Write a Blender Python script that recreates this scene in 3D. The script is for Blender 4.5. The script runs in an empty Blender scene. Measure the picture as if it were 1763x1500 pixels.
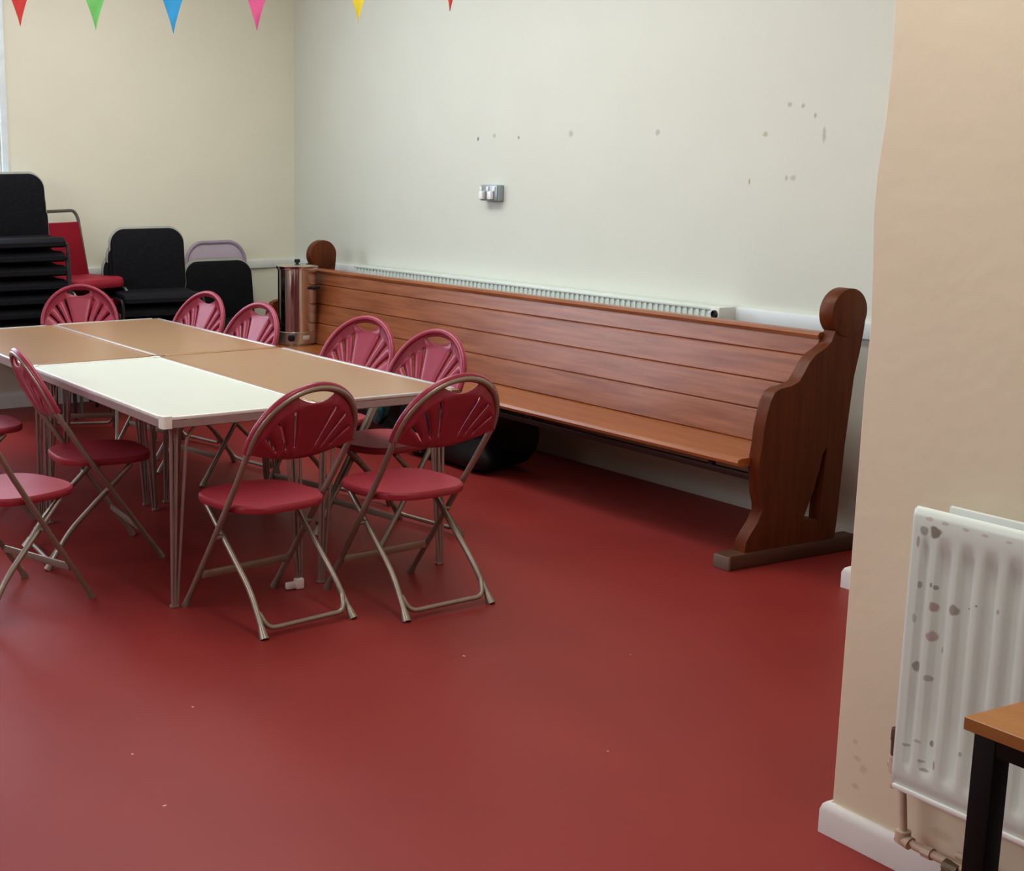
import bpy, bmesh, math, random
from mathutils import Vector, Matrix
random.seed(4)
C = bpy.context.scene.collection
PI = math.pi
def R(d): return math.radians(d)

# ------------------------------------------------------------------ materials
def node_mat(name):
    m = bpy.data.materials.new(name); m.use_nodes = True
    nt = m.node_tree
    return m, nt, nt.nodes['Principled BSDF']
def mat(name, col, rough=.5, metal=0., var=.06, scale=12., bump=0., bscale=80., spec=.5, coat=0., stretch=None, col2=None):
    m, nt, b = node_mat(name)
    N, L = nt.nodes, nt.links
    b.inputs['Roughness'].default_value = rough
    b.inputs['Metallic'].default_value = metal
    b.inputs['Specular IOR Level'].default_value = spec
    if coat:
        b.inputs['Coat Weight'].default_value = coat; b.inputs['Coat Roughness'].default_value = .25
    tc = N.new('ShaderNodeTexCoord')
    mp = N.new('ShaderNodeMapping'); L.new(tc.outputs['Object'], mp.inputs[0])
    if stretch: mp.inputs['Scale'].default_value = stretch
    nz = N.new('ShaderNodeTexNoise'); nz.inputs['Scale'].default_value = scale; nz.inputs['Detail'].default_value = 4
    L.new(mp.outputs[0], nz.inputs['Vector'])
    rp = N.new('ShaderNodeValToRGB')
    rp.color_ramp.elements[0].position = .3; rp.color_ramp.elements[1].position = .7
    c2 = col2 or tuple(min(1, c*(1+var)) for c in col); c1 = tuple(c*(1-var) for c in col)
    rp.color_ramp.elements[0].color = (*c1, 1); rp.color_ramp.elements[1].color = (*c2, 1)
    L.new(nz.outputs['Fac'], rp.inputs[0]); L.new(rp.outputs[0], b.inputs['Base Color'])
    if bump:
        n2 = N.new('ShaderNodeTexNoise'); n2.inputs['Scale'].default_value = bscale
        L.new(tc.outputs['Object'], n2.inputs['Vector'])
        bp = N.new('ShaderNodeBump'); bp.inputs['Strength'].default_value = bump; bp.inputs['Distance'].default_value = .01
        L.new(n2.outputs['Fac'], bp.inputs['Height']); L.new(bp.outputs[0], b.inputs['Normal'])
    return m
def add_marks(m, marks, soft=(1.0, 1.7)):
    """scuffs and stains: (centre xyz, half sizes xyz, colour, strength) in object space, mixed over the base colour"""
    nt = m.node_tree; N, L = nt.nodes, nt.links
    b = N['Principled BSDF']; tc = [n for n in N if n.type == 'TEX_COORD'][0]
    nz = N.new('ShaderNodeTexNoise'); nz.inputs['Scale'].default_value = 60
    L.new(tc.outputs['Object'], nz.inputs['Vector'])
    cur = b.inputs['Base Color'].links[0].from_socket
    for c, h, col, st in marks:
        s = N.new('ShaderNodeVectorMath'); s.operation = 'SUBTRACT'; s.inputs[1].default_value = c
        L.new(tc.outputs['Object'], s.inputs[0])
        d = N.new('ShaderNodeVectorMath'); d.operation = 'DIVIDE'; d.inputs[1].default_value = tuple(q*.62 for q in h)
        L.new(s.outputs[0], d.inputs[0])
        ln = N.new('ShaderNodeVectorMath'); ln.operation = 'LENGTH'; L.new(d.outputs[0], ln.inputs[0])
        ad = N.new('ShaderNodeMath'); ad.operation = 'ADD'; L.new(ln.outputs['Value'], ad.inputs[0]); L.new(nz.outputs['Fac'], ad.inputs[1])
        mr = N.new('ShaderNodeMapRange'); mr.inputs['From Min'].default_value = soft[0]; mr.inputs['From Max'].default_value = soft[1]
        mr.inputs['To Min'].default_value = st; mr.inputs['To Max'].default_value = 0
        L.new(ad.outputs[0], mr.inputs['Value'])
        mx = N.new('ShaderNodeMix'); mx.data_type = 'RGBA'
        L.new(mr.outputs[0], mx.inputs[0]); L.new(cur, mx.inputs[6]); mx.inputs[7].default_value = (*col, 1)
        cur = mx.outputs[2]
    L.new(cur, b.inputs['Base Color'])

def wood(name, dark, light, rough, axis='y', scale=1., coat=.2, spec=.5):
    st = {'y': (14*scale, .9*scale, 14*scale), 'z': (14*scale, 14*scale, 1.2*scale), 'x': (.9*scale, 14*scale, 14*scale)}[axis]
    return mat(name, dark, rough, 0, 0., 3., .05, 40, spec, coat, st, light)

M = {}
M['floor'] = mat('red_vinyl', (.27, .040, .036), .42, 0, .05, 2.2, .04, 400, .22)
M['wall_right'] = mat('cream_plaster_cool_lit', (.675, .705, .63), .8, 0, .012, 3, .10, 25, .2)  # same cream paint as the back wall; its cooler light is mixed into the colour
M['wall_back'] = mat('painted_plaster_cream', (.77, .755, .63), .8, 0, .012, 3, .08, 25, .2)
M['wall_pillar'] = mat('painted_plaster_beige', (.75, .675, .525), .85, 0, .015, 3, .12, 25, .2)
M['trim'] = mat('white_gloss_paint', (.76, .77, .74), .4, 0, .04, 9, .05, 30)
M['trunk'] = mat('pale_blue_white_paint', (.72, .77, .77), .45, 0, .02, 9)
M['pew'] = wood('pew_varnished_pine', (.215, .066, .023), (.345, .128, .053), .36, 'y')
M['pew_seat'] = wood('pew_seat_pine', (.30, .10, .028), (.40, .145, .045), .30, 'y')
M['pew_end'] = wood('pew_end_varnished_shaded', (.105, .026, .008), (.15, .042, .013), .42, 'z', 1., 0., .25)  # varnish colour darkened to hold the shade on the camera-facing end
M['pew_dark'] = mat('pew_underside_dark', (.05, .022, .014), .5)
M['pew_foot'] = wood('pew_foot_worn', (.075, .03, .018), (.12, .05, .03), .5, 'x')
M['pew_worn'] = mat('worn_grey_wood', (.20, .14, .12), .7)
M['tabletop'] = mat('brown_laminate', (.37, .225, .125), .28, 0, .035, 2.5, 0, 1, .5)
M['tabletop_white'] = mat('cream_white_laminate', (.645, .695, .61), .38, 0, .01, 3)
M['edging'] = mat('silver_edging', (.62, .62, .62), .32, .55, .05, 20)
M['edging_white'] = mat('white_edging', (.76, .78, .73), .35, 0, .04, 20)
M['corner_brown'] = mat('bare_brown_corner', (.22, .10, .045), .6)
M['corner_brown_top'] = mat('brown_edging', (.36, .21, .11), .35)
M['side_strip'] = mat('mauve_grey_side_strip', (.40, .34, .33), .4, .3, .04, 20)
M['corner_white'] = mat('white_corner_cap', (.84, .85, .78), .4)
M['leg_steel'] = mat('painted_table_leg', (.40, .33, .31), .35, .6, .05, 20)
M['foot_white'] = mat('white_plastic_foot', (.8, .74, .72), .4)
M['chair_tube'] = mat('grey_brown_chair_tube', (.34, .30, .255), .38, .55, .05, 25)
M['chair_plastic'] = mat('maroon_plastic', (.31, .038, .068), .34, 0, .05, 15, .03, 300, .5)
M['chair_seat'] = mat('maroon_seat_plastic', (.33, .040, .058), .45, 0, .04, 15, .05, 400, .35)
M['black_fabric'] = mat('black_upholstery', (.010, .010, .013), .85, 0, .25, 60, .15, 300, .25)
M['black_vinyl'] = mat('black_shell', (.012, .014, .015), .45)
M['black_metal'] = mat('black_tube', (.035, .036, .037), .32, .3)
M['dark_grey_edge'] = mat('grey_plastic_edge', (.34, .34, .30), .5)
M['red_fabric'] = mat('crimson_upholstery', (.27, .012, .028), .8, 0, .10, 80, .15, 300, .25)
M['red_seat'] = mat('crimson_seat_vinyl', (.33, .018, .040), .6, 0, .06, 30)
M['frame_grey'] = mat('grey_black_frame', (.16, .16, .14), .4, .4)
M['lilac'] = mat('lilac_plastic', (.47, .40, .47), .5, 0, .03, 30)
M['lilac_dark'] = mat('lilac_plastic_rim', (.36, .29, .37), .5)
M['steel'] = mat('polished_stainless', (.72, .70, .67), .13, 1, .03, 5)
M['steel_dull'] = mat('brushed_stainless', (.62, .58, .52), .3, 1, .03, 5)
M['black_plastic'] = mat('black_plastic', (.012, .012, .013), .35)
M['label_grey'] = mat('pale_label', (.5, .46, .42), .5)
M['rad'] = mat('white_radiator_enamel', (.68, .76, .70), .38, 0, .02, 8)
M['rad_back'] = mat('white_radiator_enamel_back', (.70, .74, .70), .4, 0, .02, 8)
M['pipe'] = mat('painted_pipe', (.62, .50, .38), .5, 0, .08, 20)
M['brass'] = mat('tarnished_valve', (.16, .12, .08), .45, .5, .2, 40)
M['desk_top'] = wood('desk_laminate', (.33, .145, .045), (.40, .185, .06), .35, 'y', .7, 0)
M['desk_black'] = mat('desk_black_metal', (.007, .005, .005), .45, spec=.3)
M['bag'] = mat('black_bag_nylon', (.007, .007, .008), .6, 0, .2, 20, .4, 12)
M['bag_shiny'] = mat('shiny_black_polythene', (.012, .016, .019), .16, 0, .3, 14, .9, 14)
M['bag_teal'] = mat('teal_polythene', (.02, .16, .17), .25, 0, .3, 20, .6, 20)
M['socket_metal'] = mat('grey_metalclad', (.36, .41, .43), .35, .5, .05, 30)
M['white_plastic'] = mat('white_plastic', (.85, .86, .86), .35)
M['win_white'] = mat('white_window_paint', (.74, .83, .86), .4)
M['string'] = mat('white_string', (.7, .7, .68), .8)
for n, c in dict(red=(.68, .09, .08), green=(.25, .72, .22), blue=(.07, .38, .70), pink=(.72, .15, .32), yellow=(.78, .64, .07)).items():
    m = mat('pennant_'+n+'_cloth', c, .8, 0, .05, 30); nt = m.node_tree; pb = nt.nodes['Principled BSDF']
    tr = nt.nodes.new('ShaderNodeBsdfTranslucent'); nt.links.new(pb.inputs['Base Color'].links[0].from_socket, tr.inputs[0])
    ms = nt.nodes.new('ShaderNodeMixShader'); ms.inputs[0].default_value = .55
    nt.links.new(pb.outputs[0], ms.inputs[1]); nt.links.new(tr.outputs[0], ms.inputs[2]); nt.links.new(ms.outputs[0], nt.nodes['Material Output'].inputs[0])
    M['pennant_'+n] = m
m, nt, b = node_mat('window_glass')
b.inputs['Base Color'].default_value = (.9, .95, 1, 1); b.inputs['Roughness'].default_value = .03
tr = nt.nodes.new('ShaderNodeBsdfTransparent'); ms = nt.nodes.new('ShaderNodeMixShader'); ms.inputs[0].default_value = .92
nt.links.new(b.outputs[0], ms.inputs[1]); nt.links.new(tr.outputs[0], ms.inputs[2]); nt.links.new(ms.outputs[0], nt.nodes['Material Output'].inputs[0])
M['glass'] = m

# ------------------------------------------------------------------ mesh helpers
def box(bm, a, c, bev=0., seg=2):
    """box between corners a and c, optionally bevelled"""
    t = bmesh.new()
    bmesh.ops.create_cube(t, size=1)
    for v in t.verts:
        v.co = Vector(((a[i]+c[i])/2 + v.co[i]*abs(c[i]-a[i]) for i in range(3)))
    if bev: bmesh.ops.bevel(t, geom=t.edges[:], offset=bev, segments=seg, affect='EDGES', profile=.5)
    merge(bm, t); return bm
def merge(bm, t, mx=None):
    if mx is not None: bmesh.ops.transform(t, matrix=mx, verts=t.verts)
    idx = {v: bm.verts.new(v.co) for v in t.verts}
    for f in t.faces:
        try: bm.faces.new([idx[v] for v in f.verts]).smooth = f.smooth
        except ValueError: pass
    t.free()
def fillet(pts, r, n=5, closed=False):
    pts = [Vector(p) for p in pts]; out = []
    for i, p in enumerate(pts):
        if not closed and i in (0, len(pts)-1): out.append(p); continue
        a, c = pts[i-1], pts[(i+1) % len(pts)]
        u, w = (a-p), (c-p); rr = min(r, u.length*.49, w.length*.49)
        p0, p1 = p+u.normalized()*rr, p+w.normalized()*rr
        for k in range(n+1):
            t = k/n; out.append(p0*(1-t)**2 + p*2*t*(1-t) + p1*t*t)
    return out
def tube(bm, pts, r, seg=10, closed=False, caps=True):
    pts = [Vector(p) for p in pts]; n = len(pts); rings = []
    rs = r if isinstance(r, (list, tuple)) else [r]*n
    up = None
    for i, p in enumerate(pts):
        if closed: t = (pts[(i+1) % n]-pts[i-1]).normalized()
        else: t = (pts[min(i+1, n-1)]-pts[max(i-1, 0)]).normalized()
        if up is None:
            up = t.orthogonal().normalized()
        up = (up - t*up.dot(t)).normalized(); w = t.cross(up)
        rings.append([bm.verts.new(p + (up*math.cos(2*PI*k/seg) + w*math.sin(2*PI*k/seg))*rs[i]) for k in range(seg)])
    for i in range(n if closed else n-1):
        a, c = rings[i], rings[(i+1) % n]
        off = 0
        if closed and i == n-1:
            off = min(range(seg), key=lambda o: (a[0].co-c[o].co).length)
        for k in range(seg):
            try: bm.faces.new((a[k], a[(k+1) % seg], c[(k+1+off) % seg], c[(k+off) % seg])).smooth = True
            except ValueError: pass
    if not closed and caps:
        bm.faces.new(rings[0][::-1]); bm.faces.new(rings[-1])
    return bm
def lathe(bm, prof, seg=32, mx=None):
    """profile of (radius, z) spun about z"""
    t = bmesh.new(); rings = []
    for r, z in prof:
        if r < 1e-5: rings.append([t.verts.new((0, 0, z))]); continue
        rings.append([t.verts.new((r*math.cos(2*PI*k/seg), r*math.sin(2*PI*k/seg), z)) for k in range(seg)])
    for a, c in zip(rings, rings[1:]):
        for k in range(seg):
            q = [a[k % len(a)], a[(k+1) % len(a)], c[(k+1) % len(c)], c[k % len(c)]]
            u = []
            for v in q:
                if v not in u: u.append(v)
            if len(u) > 2: t.faces.new(u).smooth = True
    merge(bm, t, mx); return bm
def prism(bm, outline, fn, bev=0.):
    """closed outline of 2-D points; fn(u, v, side 0/1) gives the 3-D point; faces, sides"""
    t = bmesh.new()
    a = [t.verts.new(fn(u, v, 0)) for u, v in outline]; c = [t.verts.new(fn(u, v, 1)) for u, v in outline]
    n = len(a)
    f0 = t.faces.new(a); f1 = t.faces.new(c[::-1])
    for i in range(n): t.faces.new((a[i], c[i], c[(i+1) % n], a[(i+1) % n]))
    bmesh.ops.recalc_face_normals(t, faces=t.faces[:])
    if bev:
        ed = [e for e in t.edges if len([f for f in e.link_faces if f in (f0, f1)]) == 1]
        bmesh.ops.bevel(t, geom=ed, offset=bev, segments=2, affect='EDGES', profile=.5)
    bmesh.ops.triangulate(t, faces=[f for f in t.faces if len(f.verts) > 4])
    merge(bm, t); return bm
def smooth_poly(pts, n=6):
    """closed Catmull-Rom; a point given with a third value 1 stays a sharp corner"""
    P = [Vector(p[:2]) for p in pts]; S = [len(p) > 2 for p in pts]; N = len(P); out = []
    for i in range(N):
        p0, p1, p2, p3 = P[i-1], P[i], P[(i+1) % N], P[(i+2) % N]
        if S[i]: p0 = p1 + (p1-p2)*.0 if True else p0
        if S[(i+1) % N]: p3 = p2
        for k in range(n):
            t = k/n
            out.append(.5*((2*p1)+(-p0+p2)*t+(2*p0-5*p1+4*p2-p3)*t*t+(-p0+3*p1-3*p2+p3)*t**3))
    return [(p.x, p.y) for p in out]
def obj(name, bm, m, parent=None, autosmooth=True):
    bmesh.ops.recalc_face_normals(bm, faces=bm.faces[:])
    me = bpy.data.meshes.new(name)
    if autosmooth:
        for e in bm.edges:
            if len(e.link_faces) == 2 and e.calc_face_angle(0) > R(38): e.smooth = False
        for f in bm.faces: f.smooth = True
    bm.to_mesh(me); bm.free()
    me.materials.append(M[m] if isinstance(m, str) else m)
    o = bpy.data.objects.new(name, me); C.objects.link(o)
    if parent is not None: o.parent = parent
    return o
def B(): return bmesh.new()
def thing(name, label, cat, loc=(0, 0, 0), rotz=0, group=None):
    o = bpy.data.objects.new(name, None); C.objects.link(o)
    o.location = loc; o.rotation_euler = (0, 0, rotz); o.empty_display_size = .1
    o['label'] = label; o['category'] = cat
    if group: o['group'] = group
    return o
def tag(o, label, cat, group=None):
    o['label'] = label; o['category'] = cat
    if group: o['group'] = group
    return o
def struct(name, bm, m, parent=None, label=None):
    o = obj(name, bm, m, parent)
    if parent is None: o['kind'] = 'structure'
    if label: o['label'] = label
    return o
def dup(root, loc, rotz, label, group=None):
    r = root.copy(); C.objects.link(r); r.location = loc; r.rotation_euler = (0, 0, rotz); r['label'] = label
    if group: r['group'] = group
    for ch in list(root.children):
        c = ch.copy(); C.objects.link(c); c.parent = r
        for g in list(ch.children):
            d = g.copy(); C.objects.link(d); d.parent = c
    return r

# ------------------------------------------------------------------ the room
XW, YB, XP, YP = 5.057, 9.45, 2.75, 2.356
struct('floor', box(B(), (-4, -3, -.05), (XW+.2, YB+.2, 0)), 'floor', label='dark red vinyl floor with window glare at left')
WT = 3.4
WX0, WX1, WZ0, WZ1 = -.2, 2.872, 1.05, 3.1
bm = B()                                                             # back wall with a window opening
box(bm, (WX1, YB, 0), (XW+.2, YB+.2, WT)); box(bm, (-4, YB, 0), (WX0, YB+.2, WT))
box(bm, (WX0, YB, 0), (WX1, YB+.2, WZ0)); box(bm, (WX0, YB, WZ1), (WX1, YB+.2, WT))
struct('wall_back', bm, 'wall_back', label='cream painted wall behind the stacked chairs')
wr = struct('wall_right', box(B(), (XW, 3.8, 0), (XW+.2, YB, WT)), 'wall_right', label='pale wall with scuff marks behind the pew')
G = (.30, .31, .28)
add_marks(M['wall_right'], [((XW, y, z), (.05, a, c), col, s) for y, z, a, c, col, s in [
    (7.176, 1.742, .016, .022, (.10, .10, .08), .8), (7.017, 1.756, .022, .022, G, .45), (6.787, 1.742, .014, .016, (.15, .15, .12), .7),
    (6.331, 1.755, .030, .034, G, .45), (5.667, 1.747, .028, .024, G, .45), (4.966, 1.725, .026, .020, (.40, .36, .22), .6),
    (4.835, 1.85, .024, .016, G, .5), (4.759, 1.842, .016, .018, G, .6), (4.688, 1.798, .014, .018, G, .6),
    (4.633, 1.716, .016, .060, G, .5), (5.046, 1.514, .008, .026, (.30, .28, .14), .8), (4.828, 1.532, .014, .024, G, .5), (4.79, 1.534, .028, .022, G, .4)]])
bm = B()                                                             # projecting wall whose plaster edge is a little wavy
zs = [0, .08, .3, .6, .9, 1.1, 1.25, 1.4, 1.5, 1.6, 1.72, 1.85, 2.0, 2.3, 2.8, WT]
dv = {1.25: -.004, 1.4: .004, 1.5: .012, 1.6: .010, 1.72: -.002, 1.85: -.006, 2.0: 0}
ys = [-3, 1.2, 2.0, 2.3]
grid = []
for z in zs:
    grid.append([bm.verts.new((XP, y, z)) for y in ys] + [bm.verts.new((XP, YP-.006+dv.get(z, 0), z)), bm.verts.new((XP+.006, YP+dv.get(z, 0), z)), bm.verts.new((XW+.2, YP, z))])
for a, c in zip(grid, grid[1:]):
    for k in range(len(a)-1): bm.faces.new((a[k], a[k+1], c[k+1], c[k])).smooth = True
struct('wall_pillar', bm, 'wall_pillar', label='beige projecting wall with the white radiator')
add_marks(M['wall_pillar'], [((XP, y, z), (.1, a, c), col, s) for y, z, a, c, col, s in [
    (2.30, .26, .014, .012, (.42, .33, .18), .35), (2.29, .22, .020, .012, (.45, .36, .2), .3), (2.27, .20, .02, .02, (.5, .4, .25), .35), (2.29, .15, .02, .012, (.40, .32, .18), .3), (2.05, .13, .05, .02, (.45, .34, .18), .3)]])
struct('wall_nib', box(B(), (4.46, YP, 0), (XW+.2, 3.8, WT)), 'wall_pillar', label='short wall return hidden beyond the beige wall')
struct('ceiling', box(B(), (-4, -3, WT), (XW+.2, YB+.2, WT+.05)), 'trim', label='white ceiling')
struct('wall_left', box(B(), (-4.1, -3, 0), (-4, YB+.2, WT)), 'wall_back', label='cream wall on the far left, out of view')
struct('wall_front', box(B(), (-4, -3.1, 0), (XP, -3, WT)), 'wall_pillar', label='beige wall behind the camera, out of view')
def skirt(name, path, h, th, m='trim', label=None):
    """skirting along a floor path (list of xy), thickness to the left of travel"""
    bm = B(); prof = [(0, 0), (th, 0), (th, h*.72), (th*.75, h*.92), (th*.4, h), (0, h)]
    P = [Vector(p) for p in path]; rows = []
    for i, p in enumerate(P):
        if 0 < i < len(P)-1:
            n0 = (P[i]-P[i-1]).normalized(); n1 = (P[i+1]-P[i]).normalized()
            a = Vector((-n0.y, n0.x)); c = Vector((-n1.y, n1.x)); nn = (a+c)/(1+a.dot(c))
        else:
            d = (P[min(i+1, len(P)-1)]-P[max(i-1, 0)]).normalized(); nn = Vector((-d.y, d.x))
        rows.append([bm.verts.new((p.x+nn.x*u, p.y+nn.y*u, v)) for u, v in prof])
    for a, c in zip(rows, rows[1:]):
        for k in range(len(prof)): bm.faces.new((a[k], a[(k+1) % len(prof)], c[(k+1) % len(prof)], c[k]))
    bm.faces.new(rows[0]); bm.faces.new(rows[-1][::-1])
    return struct(name, bm, m, label=label)
skirt('baseboard_pillar', [(XP, -2), (XP, YP), (XW-.62, YP)], .082, .018, label='white skirting board round the foot of the beige wall')
skirt('baseboard_nib', [(4.46, YP), (4.46, 3.8), (XW, 3.8)], .085, .030, label='white skirting end showing past the beige wall edge')
skirt('baseboard_back', [(XW-.001, YB), (-4, YB)], .10, .018, label='white skirting along the cream wall')
bm = B(); box(bm, (-4, YB-.022, .868), (XW-.022, YB, .925), .004); struct('trim_1', bm, 'trim', label='white dado strip along the cream wall')
bm = B(); box(bm, (XW-.030, 3.82, .868), (XW, 5.06, .942), .006); box(bm, (XW-.024, 8.44, .868), (XW, YB-.001, .925), .004)
struct('trim_2', bm, 'trunk', label='white dado boxing along the pale wall')
# window at the far left of the back wall
w = bpy.data.objects.new('window_1', None); C.objects.link(w); w['kind'] = 'structure'; w['label'] = 'white framed window at left end of the cream wall'
bm = B()
for x0, x1, z0, z1 in [(WX0, WX0+.06, WZ0, WZ1), (WX1-.06, WX1, WZ0, WZ1), (WX0+.06, WX1-.06, WZ0, WZ0+.06), (WX0+.06, WX1-.06, WZ1-.06, WZ1), (1.36, 1.42, WZ0+.06, WZ1-.06), (WX0+.06, 1.36, 2.2, 2.25), (1.42, WX1-.06, 2.2, 2.25)]:
    box(bm, (x0, YB+.02, z0), (x1, YB+.09, z1), .004)
obj('window_frame', bm, 'win_white', w)
bm = B()
for x0, x1, z0, z1 in [(WX1, WX1+.045, WZ0-.045, WZ1+.045), (WX0-.045, WX0, WZ0-.045, WZ1+.045), (WX0, WX1, WZ1, WZ1+.045)]: box(bm, (x0, YB-.016, z0), (x1, YB, z1), .003)
obj('architrave', bm, 'win_white', w)
obj('window_sill', box(B(), (WX0-.05, YB-.06, WZ0-.04), (WX1+.05, YB+.02, WZ0), .006), 'win_white', w)
bm = B(); box(bm, (WX0+.05, YB+.05, WZ0+.05), (WX1-.05, YB+.056, WZ1-.05)); obj('window_pane', bm, 'glass', w)

# ------------------------------------------------------------------ pew
Y0, Y1 = 4.20, 8.60
pew = thing('church_pew', 'long varnished wooden pew with round-topped ends against the pale wall', 'pew', (4.5, (Y0+Y1)/2, 0))
OX, OY = 4.5, (Y0+Y1)/2
def pl(x, y, z): return (x-OX, y-OY, z)
# back boards lean back from x 4.60 at the seat to 4.70 at the top
def bx(z): return 4.60 + (z-.44)*.205
edges = [.445, .580, .702, .825, .905]
gap = .012
for i, (a, c) in enumerate(zip(edges, edges[1:])):
    bm = B()
    prism(bm, [(bx(a), a+gap/2), (bx(a)+.006, a), (bx(a)+.03, a), (bx(c)+.03, c), (bx(c)+.006, c), (bx(c), c-gap/2)],
          lambda u, v, s: pl(u, Y0+.055 if s == 0 else Y1-.055, v))
    obj('back_board', bm, 'pew', pew, False)
bm = B()                                                             # moulded rail on the top of the back
prism(bm, [(bx(.905)-.006, .900), (bx(.905)-.009, .914), (bx(.905)+.002, .926), (bx(.905)+.04, .926), (bx(.905)+.045, .905)], lambda u, v, s: pl(u, Y0+.055 if s == 0 else Y1-.055, v))
obj('top_rail', bm, 'pew', pew)
bm = B()
prism(bm, [(4.305, .405), (4.288, .412), (4.284, .425), (4.290, .437), (4.305, .441), (4.612, .446), (4.612, .415), (4.34, .408)], lambda u, v, s: pl(u, Y0+.05 if s == 0 else Y1-.05, v))
obj('seat', bm, 'pew_seat', pew, False)
bm = B(); box(bm, pl(4.36, Y0+.05, .345), pl(4.385, Y1-.05, .372), .004); obj('stretcher', bm, 'pew_dark', pew)
for y in (Y0+.28, 5.7, 7.1, Y1-.28):
    bm = B(); box(bm, pl(4.362, y-.012, .37), pl(4.383, y+.012, .412)); box(bm, pl(4.37, y-.02, .385), pl(4.60, y+.02, .410)); obj('seat_bracket', bm, 'pew_dark', pew)
# end panel outline in (x, z), front edge first
front = [(4.726, .945), (4.714, .915), (4.704, .893), (4.682, .874), (4.655, .860), (4.622, .845), (4.590, .815), (4.566, .778), (4.540, .742), (4.500, .728), (4.445, .722),
         (4.412, .708), (4.392, .672), (4.378, .620), (4.366, .560), (4.362, .500), (4.354, .450), (4.350, .405), (4.358, .360), (4.366, .300), (4.382, .250),
         (4.384, .225), (4.362, .180), (4.330, .140), (4.306, .105), (4.300, .062)]
rear = [(4.80, .062), (4.806, .12), (4.815, .30), (4.822, .46), (4.836, .62), (4.846, .74), (4.868, .84), (4.882, .93), (4.8885, 1.0)]
def build_panel(y_in, y_out):
    bm = B()
    def fn(u, v, s): return pl(u, y_in if s == 0 else y_out, v)
    # front leaf (left of the hole) and rear leg, both meeting above and below the hole
    leaf = front + [(4.60, .062), (4.612, .162), (4.632, .21), (4.662, .28), (4.688, .37), (4.700, .43), (4.722, .46), (4.736, .60), (4.745, .80), (4.76, .90), (4.77, .96)]
    leg = [(4.77, .96), (4.76, .90), (4.745, .80), (4.736, .60), (4.722, .46), (4.716, .36), (4.710, .25), (4.706, .062)] + rear + [(4.80, 1.0)]
    foot = [(4.60, .062), (4.706, .062), (4.706, .15), (4.690, .157), (4.66, .162), (4.612, .162)]
    for o in (leaf, leg, foot): prism(bm, o, fn, 0)
    return bm
def build_roundel(y_in, y_out):
    bm = B(); n = 40; cx, cz, r = 4.79, 1.006, .098
    pts = [(cx+r*math.cos(2*PI*k/n), cz+r*math.sin(2*PI*k/n)) for k in range(n)]
    prism(bm, pts, lambda u, v, s: pl(u, y_in-.006 if s == 0 else y_out+.006, v), .004); return bm
for ya, yb in ((Y0, Y0+.058), (Y1-.058, Y1)):
    e = obj('end_panel', build_panel(ya, yb), 'pew_end', pew)
    obj('roundel', build_roundel(ya, yb), 'pew_end', e)
    f = obj('foot', box(B(), pl(4.215, ya-.012, 0), pl(4.93, yb+.012, .062), .006), 'pew_foot', e)
    obj('toe_block', box(B(), pl(4.205, ya-.014, 0), pl(4.217, yb+.014, .056), .003), 'pew_worn', e)

# ------------------------------------------------------------------ radiator behind the pew
r2 = thing('radiator', 'long white radiator with slotted top mounted behind the pew', 'radiator', (XW-.06, 6.72, .3))
ox, oy, oz = XW-.06, 6.72, .3
bm = B(); box(bm, (-.045, 5.12-oy, .0), (-.03, 8.40-oy, .575), .003); obj('panel', bm, 'rad', r2)
bm = B(); box(bm, (-.040, 5.12-oy, .575), (-.030, 8.40-oy, .626)); obj('grille_back', bm, 'rad', r2)
bm = B(); box(bm, (-.05, 5.11-oy, .625), (.055, 8.41-oy, .640), .004); box(bm, (.04, 5.11-oy, .02), (.055, 8.41-oy, .625)); box(bm, (-.028, 5.13-oy, .01), (.04, 8.39-oy, .02)); obj('top_grille', bm, 'rad', r2)
bm = B()
y = 5.13
while y < 8.39:
    box(bm, (-.047, y-oy, .56), (-.038, y+.019-oy, .626)); y += .040
obj('grille_fins', bm, 'rad', r2)
bm = B(); box(bm, (-.07, 5.055-oy, .54), (.05, 5.11-oy, .645), .006); v = obj('valve_housing', bm, 'trim', r2)
bm = B(); lathe(bm, [(0, 0), (.012, 0), (.016, .006), (.02, .004), (.02, -.002), (0, -.002)], 16, Matrix.Translation((-.072, 5.083-oy, .612)) @ Matrix.Rotation(R(-90), 4, 'Y')); obj('valve_knob', bm, 'black_plastic', v)

# ------------------------------------------------------------------ urn on the pew seat
u = thing('tea_urn', 'stainless steel hot water urn standing on the far end of the pew', 'urn', (4.515, 8.40, .443))
r = .128
obj('body', lathe(B(), [(0, .09), (r, .09), (r, .490), (r+.005, .493), (r+.005, .503), (r-.004, .507)], 40), 'steel', u)
obj('base', lathe(B(), [(0, 0), (r-.012, 0), (r-.010, .010), (r+.003, .014), (r+.003, .088), (r-.002, .092), (0, .092)], 40), 'steel_dull', u)
ld = obj('lid', lathe(B(), [(r+.010, .500), (r+.012, .514), (r+.002, .520), (.05, .526), (0, .527)], 40), 'steel', u)
obj('lid_knob', lathe(B(), [(.010, .525), (.010, .532), (.019, .536), (.019, .552), (.014, .556), (0, .556)], 16), 'black_plastic', ld)
a = R(225)
rot = Matrix.Rotation(a, 4, 'Z')
bm = B(); lathe(bm, [(0, 0), (.022, 0), (.024, .012), (.018, .022), (0, .024)], 18, rot @ Matrix.Translation((r+.001, 0, .055)) @ Matrix.Rotation(R(90), 4, 'Y')); obj('thermostat_knob', bm, 'black_plastic', u)
a2 = Matrix.Rotation(R(292), 4, 'Z')
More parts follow.
